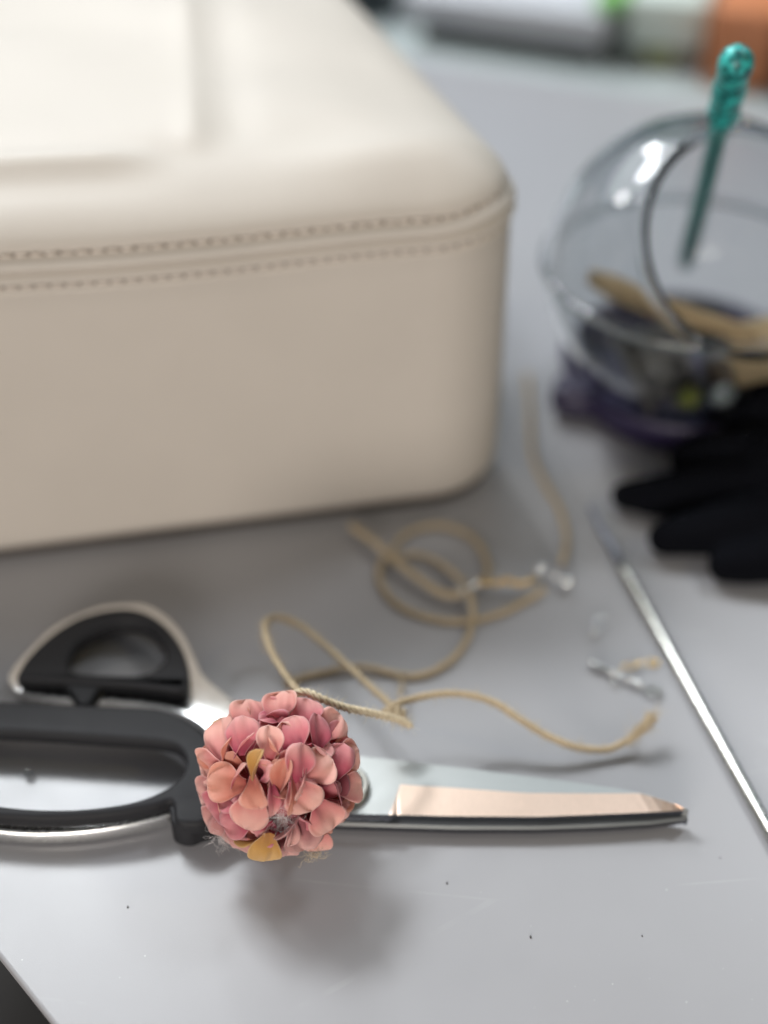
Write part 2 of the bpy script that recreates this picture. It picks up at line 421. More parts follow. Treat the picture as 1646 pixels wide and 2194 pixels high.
def bagpt(x, y, z):
    # soft sag of the seam, slight lean of the right side, padded top
    sx = x + .15 * max(0, y - 1.5) * (1 - x / BW)
    zz = z
    p = CORN + EU * sx + EW * y
    if z > 11:
        zz += .35 * (x / BW) + .25 * math.exp(-((x - 1) / 2.0) ** 2) * (1 if z > 12 else .6)
    if z > 13.7:
        k = sstep(13.7, 14.9, z)
        zz += k * (.25 * mnoise.noise(Vector((x * .12, y * .15, 3))) )
        # raised flap on the left, with a full rounded front edge
        x_ = x + .17 * (y - 4); fx = sstep(10.2, 12.8, x_); fy = sstep(3.2, 5.2, y)
        zz += k * .15 * fx * fy
        zz += k * .30 * math.exp(-((y - 3.5) / .55) ** 2) * sstep(12.6, 15.5, x)
        zz -= k * .13 * math.exp(-((y - 2.4) / .7) ** 2) * sstep(11.5, 16, x)
        zz += k * .13 * math.exp(-((x_ - 11.9) / .5) ** 2) * sstep(3.2, 4.6, y)
        zz -= k * .09 * math.exp(-((x_ - 10.3) / .9) ** 2) * sstep(3.4, 5.5, y)
        zz += k * .28 * math.exp(-(((x - 5.2) / 3.5) ** 2 + ((y - 2.4) / 1.3) ** 2))
    q = Vector((p.x, p.y, zz))
    # gentle bowing of the front panel
    if z < 11.5: q -= EW * (.16 * math.sin(PI * min(1, z / 11.5)) * sstep(0, 4, x)) * (1 if y < 5 else 0)
    q -= EW * .22 * mnoise.noise(Vector((x * .11, z * .16, 7.0))) * (1 if y < 6 else 0) * sstep(0, 3, z)
    q.z += .10 * mnoise.noise(Vector((x * .16, y * .1, 1.5))) * sstep(1, 4, z)
    return q
prof = [(2.2, .46), (.62, .46), (.40, .50), (.22, .62), (.10, .84), (.05, 1.1), (.02, 1.6), (0, 2.6), (0, 4), (0, 5.5), (0, 7), (0, 8.5), (0, 10), (.02, 10.9), (.05, 11.35),
        (.02, 11.55), (.03, 11.68), (.26, 11.76), (.28, 11.80), (.08, 11.89), (-.06, 11.98), (-.11, 12.08), (-.05, 12.18), (.22, 12.27), (.25, 12.31), (.03, 12.37),
        (-.09, 12.45), (-.04, 12.58), (.16, 12.70), (.46, 12.78), (.48, 12.82), (.30, 12.9), (.26, 13.05), (.38, 13.25), (.58, 13.45), (.9, 13.68), (1.3, 13.9), (1.8, 14.12), (2.3, 14.3), (2.8, 14.44)]
ins = 2.8
while ins < 12.6:
    ins += .3; prof.append((ins, 14.44 + .75 * (1 - math.exp(-(ins - 2.8) / 3.2))))
def zmap(z):
    if z < 11.5: return z * (11.82 / 11.5) if z > 3 else z
    return 11.82 + (z - 11.5) * 1.14 if z < 13.0 else z + .53
prof = [(i, zmap(z)) for i, z in prof]
vs = []; fs = []; rings = [[bagpt(x, y, z) for x, y in ring(i, z)] for i, z in prof]
n = len(rings[0])
# puckers between stitches
for ri, (i_, z_) in enumerate(prof):
    for k in range(n):
        q = rings[ri][k]
        if 13.3 < z_ < 14.3: q = q + Vector((0, 0, 1)) * .08 * math.sin(k * 2.1) * math.exp(-(z_ - 13.3) / .4) * random.uniform(.5, 1)
        vs.append(q)
for r in range(len(rings) - 1):
    for k in range(n):
        fs.append((r * n + k, r * n + (k + 1) % n, (r + 1) * n + (k + 1) % n, (r + 1) * n + k))
fs.append(tuple(range(n))[::-1]); fs.append(tuple((len(rings) - 1) * n + k for k in range(n)))
bagroot = thing('leather_bag', 'large cream leather bag with a double stitched piped seam, lying behind the shears', 'bag', CORN + EU * 16 + EW * 12)
link_mesh('body', raw_mesh(vs, fs), M['leather'], bagroot)
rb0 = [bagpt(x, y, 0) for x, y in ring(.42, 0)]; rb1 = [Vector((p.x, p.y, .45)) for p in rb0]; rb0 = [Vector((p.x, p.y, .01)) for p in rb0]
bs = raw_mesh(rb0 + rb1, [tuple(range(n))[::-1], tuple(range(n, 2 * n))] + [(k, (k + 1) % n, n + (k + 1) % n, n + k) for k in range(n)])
link_mesh('base', bs, M['bagshade'], bagroot, smooth=False)  # added dark slab stands in for the contact shadow under the bag
# needle holes: dark dots between the stitches
# stitches sunk in the two grooves
for zrow, irow, nm in ((zmap(11.79), .22, 'lower_stitching'), (zmap(12.80), .42, 'upper_stitching')):
    g = Geo(); gh = Geo()
    rp = [Vector((x, y, 0)) for x, y in ring(irow, zrow)]
    L_ = 0; step = .52; last = 0; acc = 0
    for k in range(n):
        a, b = rp[k], rp[(k + 1) % n]; d = (b - a).length
        if d < 1e-5: continue
        if a.y > 18: continue
        while acc < d:
            c = a + (b - a) * (acc / d); e = c + (b - a).normalized() * .36
            w1 = bagpt(c.x, c.y, zrow); w2 = bagpt(e.x, e.y, zrow)
            out = Vector((0, 0, 0)); tdir = (w2 - w1).normalized(); out = tdir.cross(Vector((0, 0, 1)))
            if out.dot(w1 - (CORN + EU * 17 + EW * 13)) < 0: out = -out
            mid = (w1 + w2) / 2 + out * .055
            g.add(tube_geo([w1 - out * .03, w1 + out * .035 + tdir * .03, mid, w2 + out * .035 - tdir * .03, w2 - out * .03], .05, 6))
            h_ = (w2 - w1).normalized() * .07
            gh.add(tube_geo([w2 + h_ - out * .03, w2 + h_ + out * .05], .05, 7))
            acc += step
        acc -= d
    link_mesh(nm, g.mesh(), M['thread'], bagroot); link_mesh('needle_holes', gh.mesh(), M['hole'], bagroot)

# ------------------------------------------------------------------ shears
ZT = 1.0
shears = thing('tailor_shears', 'large closed tailor shears with black rubber handles and a ground blade tinted with a warm reflection', 'scissors', P(600, 1680, 0))
def lerp_tab(tb, u):
    for (a, b), (c, d) in zip(tb, tb[1:]):
        if u <= c: return b + (d - b) * max(0, (u - a)) / (c - a)
    return tb[-1][1]
spine = [(560, 1602), (700, 1612), (769, 1620), (930, 1638), (1102, 1660), (1217, 1674), (1332, 1691), (1378, 1699), (1440, 1720), (1476, 1735)]
bevt = [(560, 1739), (832, 1748), (834, 1747), (858, 1681), (987, 1689), (1125, 1699), (1275, 1700), (1376, 1699.6), (1440, 1720.6), (1476, 1735.5)]
cute = [(560, 1740), (852, 1746), (987, 1749), (1160, 1750), (1332, 1743), (1400, 1740), (1476, 1736)]
us = [560, 640, 700, 760, 800, 832, 834, 840, 846, 852, 858, 864] + list(range(890, 1470, 24)) + [1470, 1476]
vs = []; fs = []; mi = []
for u in us:
    s = lerp_tab(spine, u); c = lerp_tab(cute, u); bt = min(max(lerp_tab(bevt, u), s + .5), c - .5) if u < 1475 else (s + c) / 2
    inb = sstep(834, 858, u)
    sec = [P(u, s, ZT) - Vector((0, 0, .42)), P(u, s, ZT), P(u, bt, ZT), P(u, c, ZT - .14 * inb), P(u, c, ZT - .14 * inb) + Vector((0, .02, -(.42 - .14 * inb)))]
    vs += sec
m5 = 5
for i in range(len(us) - 1):
    for k in range(m5):
        fs.append((i * m5 + k, i * m5 + (k + 1) % m5, (i + 1) * m5 + (k + 1) % m5, (i + 1) * m5 + k))
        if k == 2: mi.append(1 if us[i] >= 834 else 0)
        elif k == 3: mi.append(2)
        else: mi.append(0)
fs.append(tuple(range(m5))); mi.append(0); fs.append(tuple((len(us) - 1) * m5 + k for k in range(m5))[::-1]); mi.append(0)
me = raw_mesh(vs, fs)
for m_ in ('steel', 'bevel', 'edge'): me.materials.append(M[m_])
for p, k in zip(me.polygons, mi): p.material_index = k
ub = link_mesh('upper_blade', me, [], shears, smooth=False); ub['label'] = 'upper blade with a warm reflection tinted into its ground face'
# lower blade, showing below the upper one, dark reflection painted on its sides
lo = [(560, 1742), (700, 1748), (852, 1753), (987, 1757), (1160, 1757), (1300, 1752), (1400, 1746), (1479, 1736)]
sp2 = [(560, 1650), (1217, 1690), (1378, 1706), (1440, 1722), (1479, 1734.5)]
vs = []; fs = []
us2 = [560, 700, 852] + list(range(900, 1475, 25)) + [1479]
for u in us2:
    c = lerp_tab(lo, u); s = min(lerp_tab(sp2, u), c - 1)
    zt = .57; off = Vector((0, 0, .42))
    a = P(u, s, ZT) - Vector((0, 0, .43)); b = P(u, c, ZT) - Vector((0, 0, .43)); b2 = b + Vector((0, .10, -.05))
    b = P(u, c, ZT) - Vector((0, 0, .50)) ; t_ = b + Vector((0, .08, .07))
    vs += [a - Vector((0, 0, .40)), a, t_, b, b + Vector((0, .10, -.33))]
for i in range(len(us2) - 1):
    for k in range(5):
        fs.append((i * 5 + k, i * 5 + (k + 1) % 5, (i + 1) * 5 + (k + 1) % 5, (i + 1) * 5 + k))
fs.append(tuple(range(5))); fs.append(tuple((len(us2) - 1) * 5 + k for k in range(5))[::-1])
lb = raw_mesh(vs, fs); lb.materials.append(M['steel']); lb.materials.append(M['edge'])
for p_ in lb.polygons:
    if abs(p_.normal.z) < .5: p_.material_index = 1
link_mesh('lower_blade', lb, [], shears, smooth=False)
# pivot screw: knurled ring, dark washer, domed centre
pc = P(734, 1690, ZT)
kn = []
nk = 72
for k in range(nk * 2):
    th = PI * k / nk; kn.append((.86 if k % 2 else .90, th))
vs = []; fs = []
for (zz, rr) in ((ZT, 1.0), (ZT + .20, 1.0), (ZT + .27, .93), (ZT + .27, .78), (ZT + .16, .74)):
    for r, th in kn: vs.append(Vector((pc.x + r * rr * math.cos(th), pc.y + r * rr * math.sin(th), zz)))
n2 = len(kn)
for i in range(4):
    for k in range(n2): fs.append((i * n2 + k, i * n2 + (k + 1) % n2, (i + 1) * n2 + (k + 1) % n2, (i + 1) * n2 + k))
link_mesh('pivot_ring', raw_mesh(vs, fs), M['screw'], shears, smooth=False)
link_mesh('pivot_screw', raw_mesh(*lathe_geo([(0, .30), (.2, .30), (.42, .26), (.52, .20), (.66, .16), (.66, .005)], Vector((pc.x, pc.y, ZT)))), M['edge'], shears)
# thumb-ring side: white satin steel tang and frame under the black moulding
def pl(pts, z): return [P(u, v, z) for u, v in pts]
zs = .62
plate('thumb_frame', [pl([(22, 1440), (62, 1392), (120, 1340), (200, 1304), (262, 1294), (312, 1296), (358, 1322), (394, 1362), (419, 1412), (438, 1448), (486, 1490), (560, 1545), (660, 1600), (690, 1650), (600, 1690), (500, 1630), (440, 1560), (392, 1530), (330, 1512), (235, 1502), (120, 1497), (44, 1484), (22, 1466)], zs),
                      pl([(125, 1448), (150, 1385), (210, 1348), (300, 1335), (360, 1362), (372, 1420), (330, 1462), (200, 1468)], zs)], .26, zs, .07, M['steelb'], shears)
zr = 1.35
tr = plate('thumb_grip', [pl([(36, 1443), (60, 1404), (110, 1356), (170, 1320), (240, 1302), (300, 1305), (350, 1332), (386, 1376), (404, 1425), (404, 1462), (388, 1478), (340, 1474), (280, 1467), (200, 1462), (120, 1457), (56, 1455), (38, 1452)], zr),
                    pl([(146, 1424), (160, 1380), (202, 1348), (260, 1329), (318, 1337), (349, 1374), (353, 1408), (326, 1436), (290, 1445), (225, 1444), (168, 1440)], zr)], .64, zr, .17, M['rubber'], shears, res=5)
plate('stopper', [pl([(136, 1458), (222, 1461), (205, 1482), (190, 1506), (168, 1506), (156, 1486)], 1.15)], .45, 1.15, .1, M['rubber'], shears, seg=4)
# finger-loop side
zf = 1.45
plate('finger_grip', [pl([(-330, 1560), (-250, 1518), (-120, 1498), (0, 1499), (150, 1507), (250, 1510), (330, 1514), (380, 1528), (425, 1556), (462, 1592), (540, 1630), (560, 1670), (500, 1720), (445, 1758), (405, 1765), (376, 1756), (368, 1717), (330, 1726), (250, 1741), (150, 1750), (40, 1750), (-80, 1738), (-200, 1708), (-300, 1650)], zf),
                      pl([(-240, 1610), (-200, 1580), (-100, 1566), (0, 1566), (120, 1572), (240, 1580), (340, 1588), (382, 1600), (398, 1628), (388, 1660), (350, 1690), (280, 1716), (180, 1730), (80, 1731), (-20, 1721), (-140, 1696), (-220, 1650)], zf)], .82, zf, .18, M['rubber'], shears, res=5)
plate('grip_heel', [pl([(364, 1720), (400, 1708), (470, 1700), (560, 1690), (560, 1740), (470, 1755), (430, 1764), (402, 1773), (370, 1764), (364, 1740)], 1.25)], .18, 1.25, .12, M['rubber'], shears, seg=4)
plate('finger_frame', [pl([(-340, 1600), (-280, 1660), (-180, 1724), (-80, 1768), (20, 1784), (120, 1786), (220, 1777), (310, 1760), (372, 1742), (372, 1728), (300, 1738), (200, 1750), (100, 1755), (20, 1752), (-80, 1735), (-180, 1700), (-270, 1640), (-320, 1590)], .72)], .12, .72, .14, M['steelb'], shears, res=4)

# ------------------------------------------------------------------ cloth flower ball
FC = PD(600, 1655, 42.6)                         # centre of the ball
FR = 175 / F * 42.6
flower = thing('fabric_flower', 'pink and peach fabric hydrangea pompom with mustard petals, resting on the shears pivot', 'artificial flower', Vector((FC.x, FC.y, FC.z - FR)))
VX, VY, VZ = RT, UP, -FWD
def shell(cx, cy, rr):
    """crop pixel (zoomed photograph of the ball) to a point on a sphere of relative radius rr"""
    x = (cx - 722) / 560.0; y = -(cy - 768) / 575.0
    d = math.hypot(x, y)
    z = math.sqrt(max(.03, rr * rr - d * d)) if d < rr else .17 - .5 * (d - rr)
    return FC + (VX * x + VY * y + VZ * z) * FR, (VX * x + VY * y + VZ * z).normalized()
def petal_mesh(B, T, nrm, w, cup=.25, curl=.15, roll=0.0, seed=0, blunt=.0, fold=0.0):
    """obovate cloth petal from base B to tip T, facing nrm; width w (cm)"""
    rnd = random.Random(seed)
    ax = T - B; Lg = ax.length; ax.normalize()
    side = ax.cross(nrm).normalized(); nn = side.cross(ax).normalized()
    side = (side * math.cos(roll) + nn * math.sin(roll)).normalized(); nn = side.cross(ax).normalized()
    NU, NV = 16, 12
    ph = rnd.uniform(0, 6.28); ph2 = rnd.uniform(0, 6.28); rip = rnd.uniform(.04, .085); tw = rnd.uniform(-.45, .45); wv = rnd.uniform(-.10, .10)
    top = []; uvs = []
    sk = rnd.uniform(-.12, .12)
    for i in range(NU + 1):
        for j in range(NV + 1):
            # map a disc-like grid to the petal outline
            v = -1 + 2 * j / NV
            t = i / NU
            if t < .58: wid = .30 + .70 * sstep(-.05, .60, t)
            else: wid = math.sqrt(max(0, 1 - ((t - .58) / .42) ** 2.3))
            tt = t
            # rounded, slightly notched tip
            tip = .06 * math.cos(v * PI) * sstep(.6, 1, t) * 0
            x = v * wid * .5
            c = (v * wid) ** 2
            h = cup * c * w * .5 - curl * (tt ** 2) * Lg * .6 + .05 * Lg * math.sin(PI * tt)
            h += rip * math.sin(v * 5 + ph + tt * 4) * wid * w + rip * .6 * math.sin(v * 9 + ph2) * tt * wid * w
            h += tw * w * .5 * v * wid * tt + wv * w * math.sin(v * 2.6 + ph2) * wid * sstep(.2, 1, tt)
            h += .035 * w * math.sin(tt * 9 + v * 3 + ph) * abs(v) * wid
            h += fold * w * .5 * abs(v * wid) * (1 - .3 * tt)
            xs_ = x * w * (1 - .28 * abs(fold) * abs(v))
            p = B + ax * (tt * Lg) + side * (xs_ + sk * Lg * tt * tt * .4) + nn * h
            top.append(p); uvs.append((tt, j / NV))
    fs = []
    for i in range(NU):
        for j in range(NV):
            a = i * (NV + 1) + j; fs.append((a, a + 1, a + NV + 2, a + NV + 1))
    # cloth thickness: a second skin just behind the first, joined round the rim
    W1 = NV + 1; bot = []
    for i in range(NU + 1):
        for j in range(W1):
            i_ = min(max(i, 1), NU - 1)
            du = top[(i_ + 1) * W1 + j] - top[(i_ - 1) * W1 + j]
            dv = top[i_ * W1 + min(j + 1, NV)] - top[i_ * W1 + max(j - 1, 0)]
            q = du.cross(dv)
            q = q.normalized() if q.length > 1e-6 else nn
            bot.append(top[i * W1 + j] - q * .012)
    nt0 = len(top); allv = top + bot; f2 = list(fs) + [tuple(k + nt0 for k in f[::-1]) for f in fs]
    rim = [j for j in range(W1)] + [i * W1 + NV for i in range(1, NU + 1)] + [NU * W1 + j for j in range(NV - 1, -1, -1)] + [i * W1 for i in range(NU - 1, 0, -1)]
    for a, b in zip(rim, rim[1:] + rim[:1]): f2.append((b, a, a + nt0, b + nt0))
    me = bpy.data.meshes.new('petal'); me.from_pydata([tuple(p) for p in allv], [], f2); me.update()
    uvl = me.uv_layers.new(name='UVMap')
    for lp in me.loops: uvl.data[lp.index].uv = uvs[lp.vertex_index % nt0]
    return me
NP = 0
def petal(tip, base, w, mat, rt=1.0, rb=.72, cup=.25, curl=.15, roll=0.0, fold=0.0, tl=None):
    global NP
    T, nt_ = shell(tip[0], tip[1], rt); B, nb = shell(base[0], base[1], rb)
    e_ = sstep(.75, 1.0, math.hypot((tip[0] - 722) / 560, (tip[1] - 768) / 575))
    nr = (nt_ * .6 + nb * .4 + VZ * (.30 + .55 * e_)).normalized(); cup *= .6; curl *= (1 - .6 * e_)
    me = petal_mesh(B, T, nr, w * 1.07 / 560.0 * FR, cup, curl, roll, seed=NP * 13 + 5, fold=fold)
    o = link_mesh('petal', me, M[mat], flower); NP += 1
    return o
PETALS = [
 # tip, base, width, material, rt, rb, cup, curl, roll, fold
 ((735, 172), (715, 400), 225, 'pL', 1.0, .80, .3, .25, 0, 0),
 ((905, 225), (900, 440), 240, 'pP', .98, .78, .2, .2, .2, 0),
 ((640, 330), (760, 480), 250, 'pR', .90, .72, .2, .1, 0, 0),
 ((510, 232), (540, 450), 220, 'pL', .99, .80, .3, .2, -.1, 0),
 ((425, 300), (520, 450), 170, 'pS', .93, .75, .2, .2, 0, 0),
 ((505, 322), (490, 575), 225, 'pP', 1.02, .90, -.25, -.05, .15, 0),
 ((268, 400), (380, 560), 200, 'pY', .86, .72, .2, .2, 0, 0),
 ((318, 375), (385, 640), 245, 'pL', .99, .84, .25, .15, .2, 0),
 ((215, 560), (370, 690), 220, 'pS', .96, .75, .2, .2, 0, 0),
 ((165, 690), (430, 700), 265, 'pL', 1.0, .82, .3, .2, .2, 0),
 ((258, 745), (540, 760), 250, 'pS', 1.01, .92, -.2, .05, 0, 0),
 ((330, 905), (560, 780), 190, 'pR', .98, .84, .25, .15, 0, 0),
 ((160, 880), (340, 860), 220, 'pU', .98, .76, .3, .2, 0, 0),
 ((235, 985), (470, 860), 240, 'pR', 1.0, .82, .3, .2, .15, 0),
 ((360, 1085), (590, 975), 210, 'pR', 1.0, .90, .4, .1, -.2, 0),
 ((222, 1130), (380, 985), 235, 'pU', .99, .80, .25, .2, 0, 0),
 ((520, 1060), (620, 780), 250, 'pL', 1.03, .92, .22, .1, .15, 0),
 ((420, 1290), (480, 1080), 220, 'pU', .99, .80, .25, .25, 0, 0),
 ((500, 1310), (580, 1100), 200, 'pS', .97, .80, .2, .2, 0, 0),
 ((640, 1350), (690, 1130), 200, 'pU', .90, .72, .2, .2, 0, 0),
 ((630, 1322), (690, 1080), 215, 'pY', 1.10, 1.0, .12, .02, .1, 0),
 ((430, 1175), (650, 1125), 95, 'pY', .99, .92, .5, 0, .9, .6),
 ((745, 1350), (800, 1140), 190, 'pU', .98, .80, .2, .2, 0, 0),
 ((905, 1285), (880, 990), 265, 'pU', 1.0, .88, .2, .15, 0, 0),
 ((1000, 1310), (960, 1080), 190, 'pL', .98, .80, .2, .2, 0, 0),
 ((1075, 1180), (960, 990), 210, 'pS', .98, .82, .2, .2, 0, 0),
 ((1185, 1080), (1020, 900), 200, 'pL', .99, .80, .2, .2, 0, 0),
 ((1095, 1115), (985, 870), 255, 'pL', 1.02, .90, .25, .15, .1, 0),
 ((1250, 935), (1060, 850), 190, 'pS', .97, .78, .25, .2, 0, 0),
 ((1290, 830), (1080, 820), 205, 'pL', 1.0, .80, .5, .15, .1, .2),
 ((1150, 930), (1060, 660), 230, 'pD', .93, .82, .5, 0, .3, .4),
 ((1272, 600), (1090, 660), 215, 'pL', .99, .78, .2, .2, .1, 0),
 ((1225, 535), (1080, 650), 190, 'pS', .98, .76, .2, .2, 0, 0),
 ((1170, 520), (1100, 760), 200, 'pR', 1.01, .88, -.3, 0, .2, 0),
 ((1145, 345), (1010, 500), 220, 'pL', .98, .80, .25, .2, .1, 0),
 ((1170, 430), (1030, 560), 170, 'pR', .95, .76, .2, .2, 0, 0),
 ((1000, 325), (985, 560), 215, 'pR', .99, .85, .2, .1, -.35, .2),
 ((845, 312), (835, 590), 235, 'pP', 1.01, .88, .15, .1, .25, .15),
 ((690, 367), (690, 600), 190, 'pL', 1.01, .88, .3, .1, -.2, .35),
 ((905, 478), (850, 740), 215, 'pP', 1.04, .92, .2, .1, -.25, .1),
 ((1100, 600), (900, 700), 245, 'pL', 1.01, .88, .25, .1, .1, 0),
 ((800, 560), (745, 810), 150, 'pS', 1.03, .88, .5, .1, .3, .5),
 ((665, 505), (590, 720), 100, 'pY', 1.06, .95, .5, -.1, .7, .9),
 ((590, 420), (450, 600), 75, 'pP', 1.0, .90, .3, 0, 1.1, .3),
 ((550, 600), (440, 790), 80, 'pL', 1.03, .93, .3, 0, 1.1, .3),
 ((420, 455), (370, 660), 130, 'pS', .98, .88, .3, .1, .8, .2),
 ((1010, 800), (840, 990), 10, 'pS', .8, .7, 0, 0, 0, 0),
 ((960, 930), (850, 720), 255, 'pL', 1.05, .90, .2, .15, -.15, .05),
 ((812, 945), (838, 690), 80, 'pS', 1.07, .93, .3, 0, 1.0, .3),
 ((860, 838), (930, 650), 60, 'pL', 1.08, .93, .2, 0, 1.1, .2),
 ((710, 955), (700, 720), 125, 'pP', 1.05, .93, .4, .05, .75, .4),
 ((640, 910), (590, 690), 190, 'pS', 1.0, .90, .4, .05, -.4, .3),
 ((720, 1125), (880, 960), 110, 'pU', 1.04, .93, .4, .05, .7, .4),
 ((820, 1190), (850, 1010), 120, 'pU', 1.04, .92, .3, .1, .5, .3),
 ((590, 1120), (720, 1030), 190, 'pR', .96, .86, .2, .1, 0, 0),
 ((1000, 720), (900, 640), 180, 'pR', .95, .82, .2, .1, 0, 0),
 ((350, 1150), (430, 1010), 140, 'pD', .93, .82, .2, .1, 0, 0),
 ((600, 560), (640, 700), 150, 'pD', .88, .8, .2, .1, 0, 0),
]
for p in PETALS:
    if p[2] > 20: petal(*p)
# back petals and deep ones between the front ones
rng = random.Random(31)
for k in range(34):
    z = rng.uniform(-.95, .35); a = rng.uniform(0, 2 * PI); r = math.sqrt(1 - z * z)
    d = (VX * r * math.cos(a) + VY * r * math.sin(a) + VZ * z).normalized()
    t = d.orthogonal().normalized(); t = (Matrix.Rotation(rng.uniform(0, 6.28), 3, d) @ t)
    T = FC + (d + t * .18).normalized() * FR * .93; B = FC + (d - t * .22).normalized() * FR * .72
    me = petal_mesh(B, T, d, rng.uniform(.9, 1.15), .25, .2, rng.uniform(-.3, .3), seed=900 + k)
    link_mesh('petal', me, M[rng.choice(['pL', 'pP', 'pR', 'pU', 'pS', 'pR'])], flower)
# small half-hidden petals that fill the gaps at the front
for k in range(20):
    a = 2.399963 * k; r = .86 * math.sqrt((k + .5) / 20); z = math.sqrt(1 - r * r)
    d = (VX * r * math.cos(a) + VY * r * math.sin(a) + VZ * z).normalized()
    t = d.orthogonal().normalized(); t = (Matrix.Rotation(rng.uniform(0, 6.28), 3, d) @ t)
    T = FC + (d + t * .20).normalized() * FR * .95; B = FC + (d - t * .10).normalized() * FR * .72
    me = petal_mesh(B, T, (d + t * .3).normalized(), rng.uniform(.75, .95), .2, .1, rng.uniform(-.5, .5), seed=1500 + k, fold=rng.choice([0, .3]))
    link_mesh('petal', me, M[rng.choice(['pL', 'pP', 'pP', 'pR', 'pS'])], flower)
# core
bm = bmesh.new(); bmesh.ops.create_icosphere(bm, subdivisions=4, radius=FR * .70)
for v in bm.verts:
    v.co *= 1 + .07 * mnoise.noise(v.co * 1.6); v.co += FC
link_mesh('core', bm_mesh(bm), basic('deep_rose_felt', (.34, .07, .08), .9), flower)

# lint caught on the flower
def shell_lint(name, label, cx, cy, rr, nf, spread, length, rad, mat='lint'):
    c, nn = shell(cx, cy, rr)
    seeds = [(c + VX * random.gauss(0, spread) + VY * random.gauss(0, spread * .6) + VZ * random.gauss(0, .06), rv()) for _ in range(nf)]
    g = fibres_geo(seeds, length, rad, .45, 10)
    o = link_mesh(name, g.mesh(), M[mat]); tag(o, label, 'lint', 'tufts of loose fibre caught on the flower'); return o
shell_lint('lint_tuft', 'curly white lint caught between the middle petals of the flower', 780, 960, 1.04, 55, .12, .7, .0036)
shell_lint('lint_tuft', 'wispy white lint sticking out at the lower left of the flower', 330, 1210, 1.03, 60, .15, .7, .0038)
shell_lint('lint_tuft', 'frayed straw-coloured fibres under the bottom right of the flower', 960, 1330, 1.0, 40, .10, .6, .007, 'jute2')

# ------------------------------------------------------------------ jute twine
def twine_geo(pts, R=.13, pitch=.62, plies=3, n=10, fuzz=8, fray=False):
    path = smooth_path(pts, n)
    # resample evenly
    ds = [0]
    for a, b in zip(path, path[1:]): ds.append(ds[-1] + (b - a).length)
    tot = ds[-1]; m = max(6, int(tot / .085)); out = []; j = 0
    for i in range(m + 1):
        s = tot * i / m
        while j < len(ds) - 2 and ds[j + 1] < s: j += 1
        t = (s - ds[j]) / max(1e-6, ds[j + 1] - ds[j]); out.append(path[j].lerp(path[j + 1], t))
    fr = frames(out); g = Geo()
    for q in range(plies):
        sp = []
        for i, p in enumerate(out):
            th = 2 * PI * (i * tot / m / pitch + q / plies); t, a, b = fr[i]
            jit = 1 + .12 * mnoise.noise(p * 2 + Vector((q * 9, 0, 0)))
            op = 1.0
            if fray: op += 1.1 * sstep(.90, 1, i / m)
            sp.append(p + (a * math.cos(th) + b * math.sin(th)) * R * .64 * jit * op)
        g.add(tube_geo(sp, lambda t: R * .45 * (1 + .18 * mnoise.noise(Vector((t * 40, q, 0)))), 6))
    seeds = []
    for _ in range(int(tot * fuzz)):
        i = random.randrange(len(out)); t, a, b = fr[i]; th = random.uniform(0, 6.28)
        d = a * math.cos(th) + b * math.sin(th)
        seeds.append((out[i] + d * R, (d + t * random.uniform(-1.5, 1.5))))
    g.add((lambda q: (q.v, q.f))(fibres_geo(seeds, .3, .007, .2, 4)))
    if fray:
        e = out[-1]; t = fr[-1][0]
        sd = [(e - t * random.uniform(.2, 1.4) + rv(.06), (t + rv(.22))) for _ in range(130)]
        g.add((lambda q: (q.v, q.f))(fibres_geo(sd, .75, .011, .2, 6)))
    return g
def pz(lst): return [P(u, v, z) for u, v, z in lst]
tw1 = thing('jute_twine', 'long pale jute twine knotted behind the flower, one frayed end curving right above the blade', 'twine', P(860, 1530, 0))
g = twine_geo(pz([(600, 1545, 3.6), (622, 1500, 4.5), (648, 1482, 4.7), (690, 1498, 4.6), (740, 1516, 4.2), (800, 1529, 3.7), (852, 1542, 3.1), (880, 1556, 2.6)]), .135, .62, fuzz=34)
link_mesh('tied_strand', g.mesh(), M['jute2'], tw1)
g = twine_geo(pz([(640, 1482, 4.3), (608, 1440, 3.6), (580, 1390, 2.9), (568, 1340, 2.3), (590, 1323, 1.9), (640, 1338, 1.7), (700, 1385, 1.7), (760, 1440, 1.9), (815, 1490, 2.2), (848, 1520, 2.4), (868, 1545, 2.4)]), .125, .7, fuzz=26)
link_mesh('loop_strand', g.mesh(), M['jute'], tw1)
g = twine_geo(pz([(820, 1528, 2.6), (852, 1508, 2.7), (900, 1494, 2.6), (955, 1486, 2.4), (1010, 1490, 2.1), (1065, 1508, 1.8), (1120, 1545, 1.45), (1180, 1580, 1.0), (1240, 1602, .6), (1300, 1606, .4), (1345, 1586, .55), (1378, 1558, .9), (1400, 1536, 1.1)]), .13, .72, fuzz=26, fray=True)
link_mesh('frayed_strand', g.mesh(), M['jute'], tw1)
kc = P(852, 1528, 2.55); kg = Geo()
for q in range(3):
    ax_ = Vector((.3 * q - .3, 1, .4 - .3 * q)).normalized(); a_ = ax_.orthogonal().normalized(); b_ = ax_.cross(a_)
    pts = [kc + (a_ * math.cos(t_) + b_ * math.sin(t_)) * .2 + ax_ * (.08 * q - .08) for t_ in [k * .45 for k in range(14)]]
    kg.add((lambda z_: (z_.v, z_.f))(twine_geo(pts, .10, .5, n=3, fuzz=10)))
link_mesh('knot', kg.mesh(), M['jute'], tw1)
tw2 = thing('jute_twine', 'looser coil of jute twine lying on the mat below the bag', 'twine', P(930, 1300, 0))
zt_ = .17
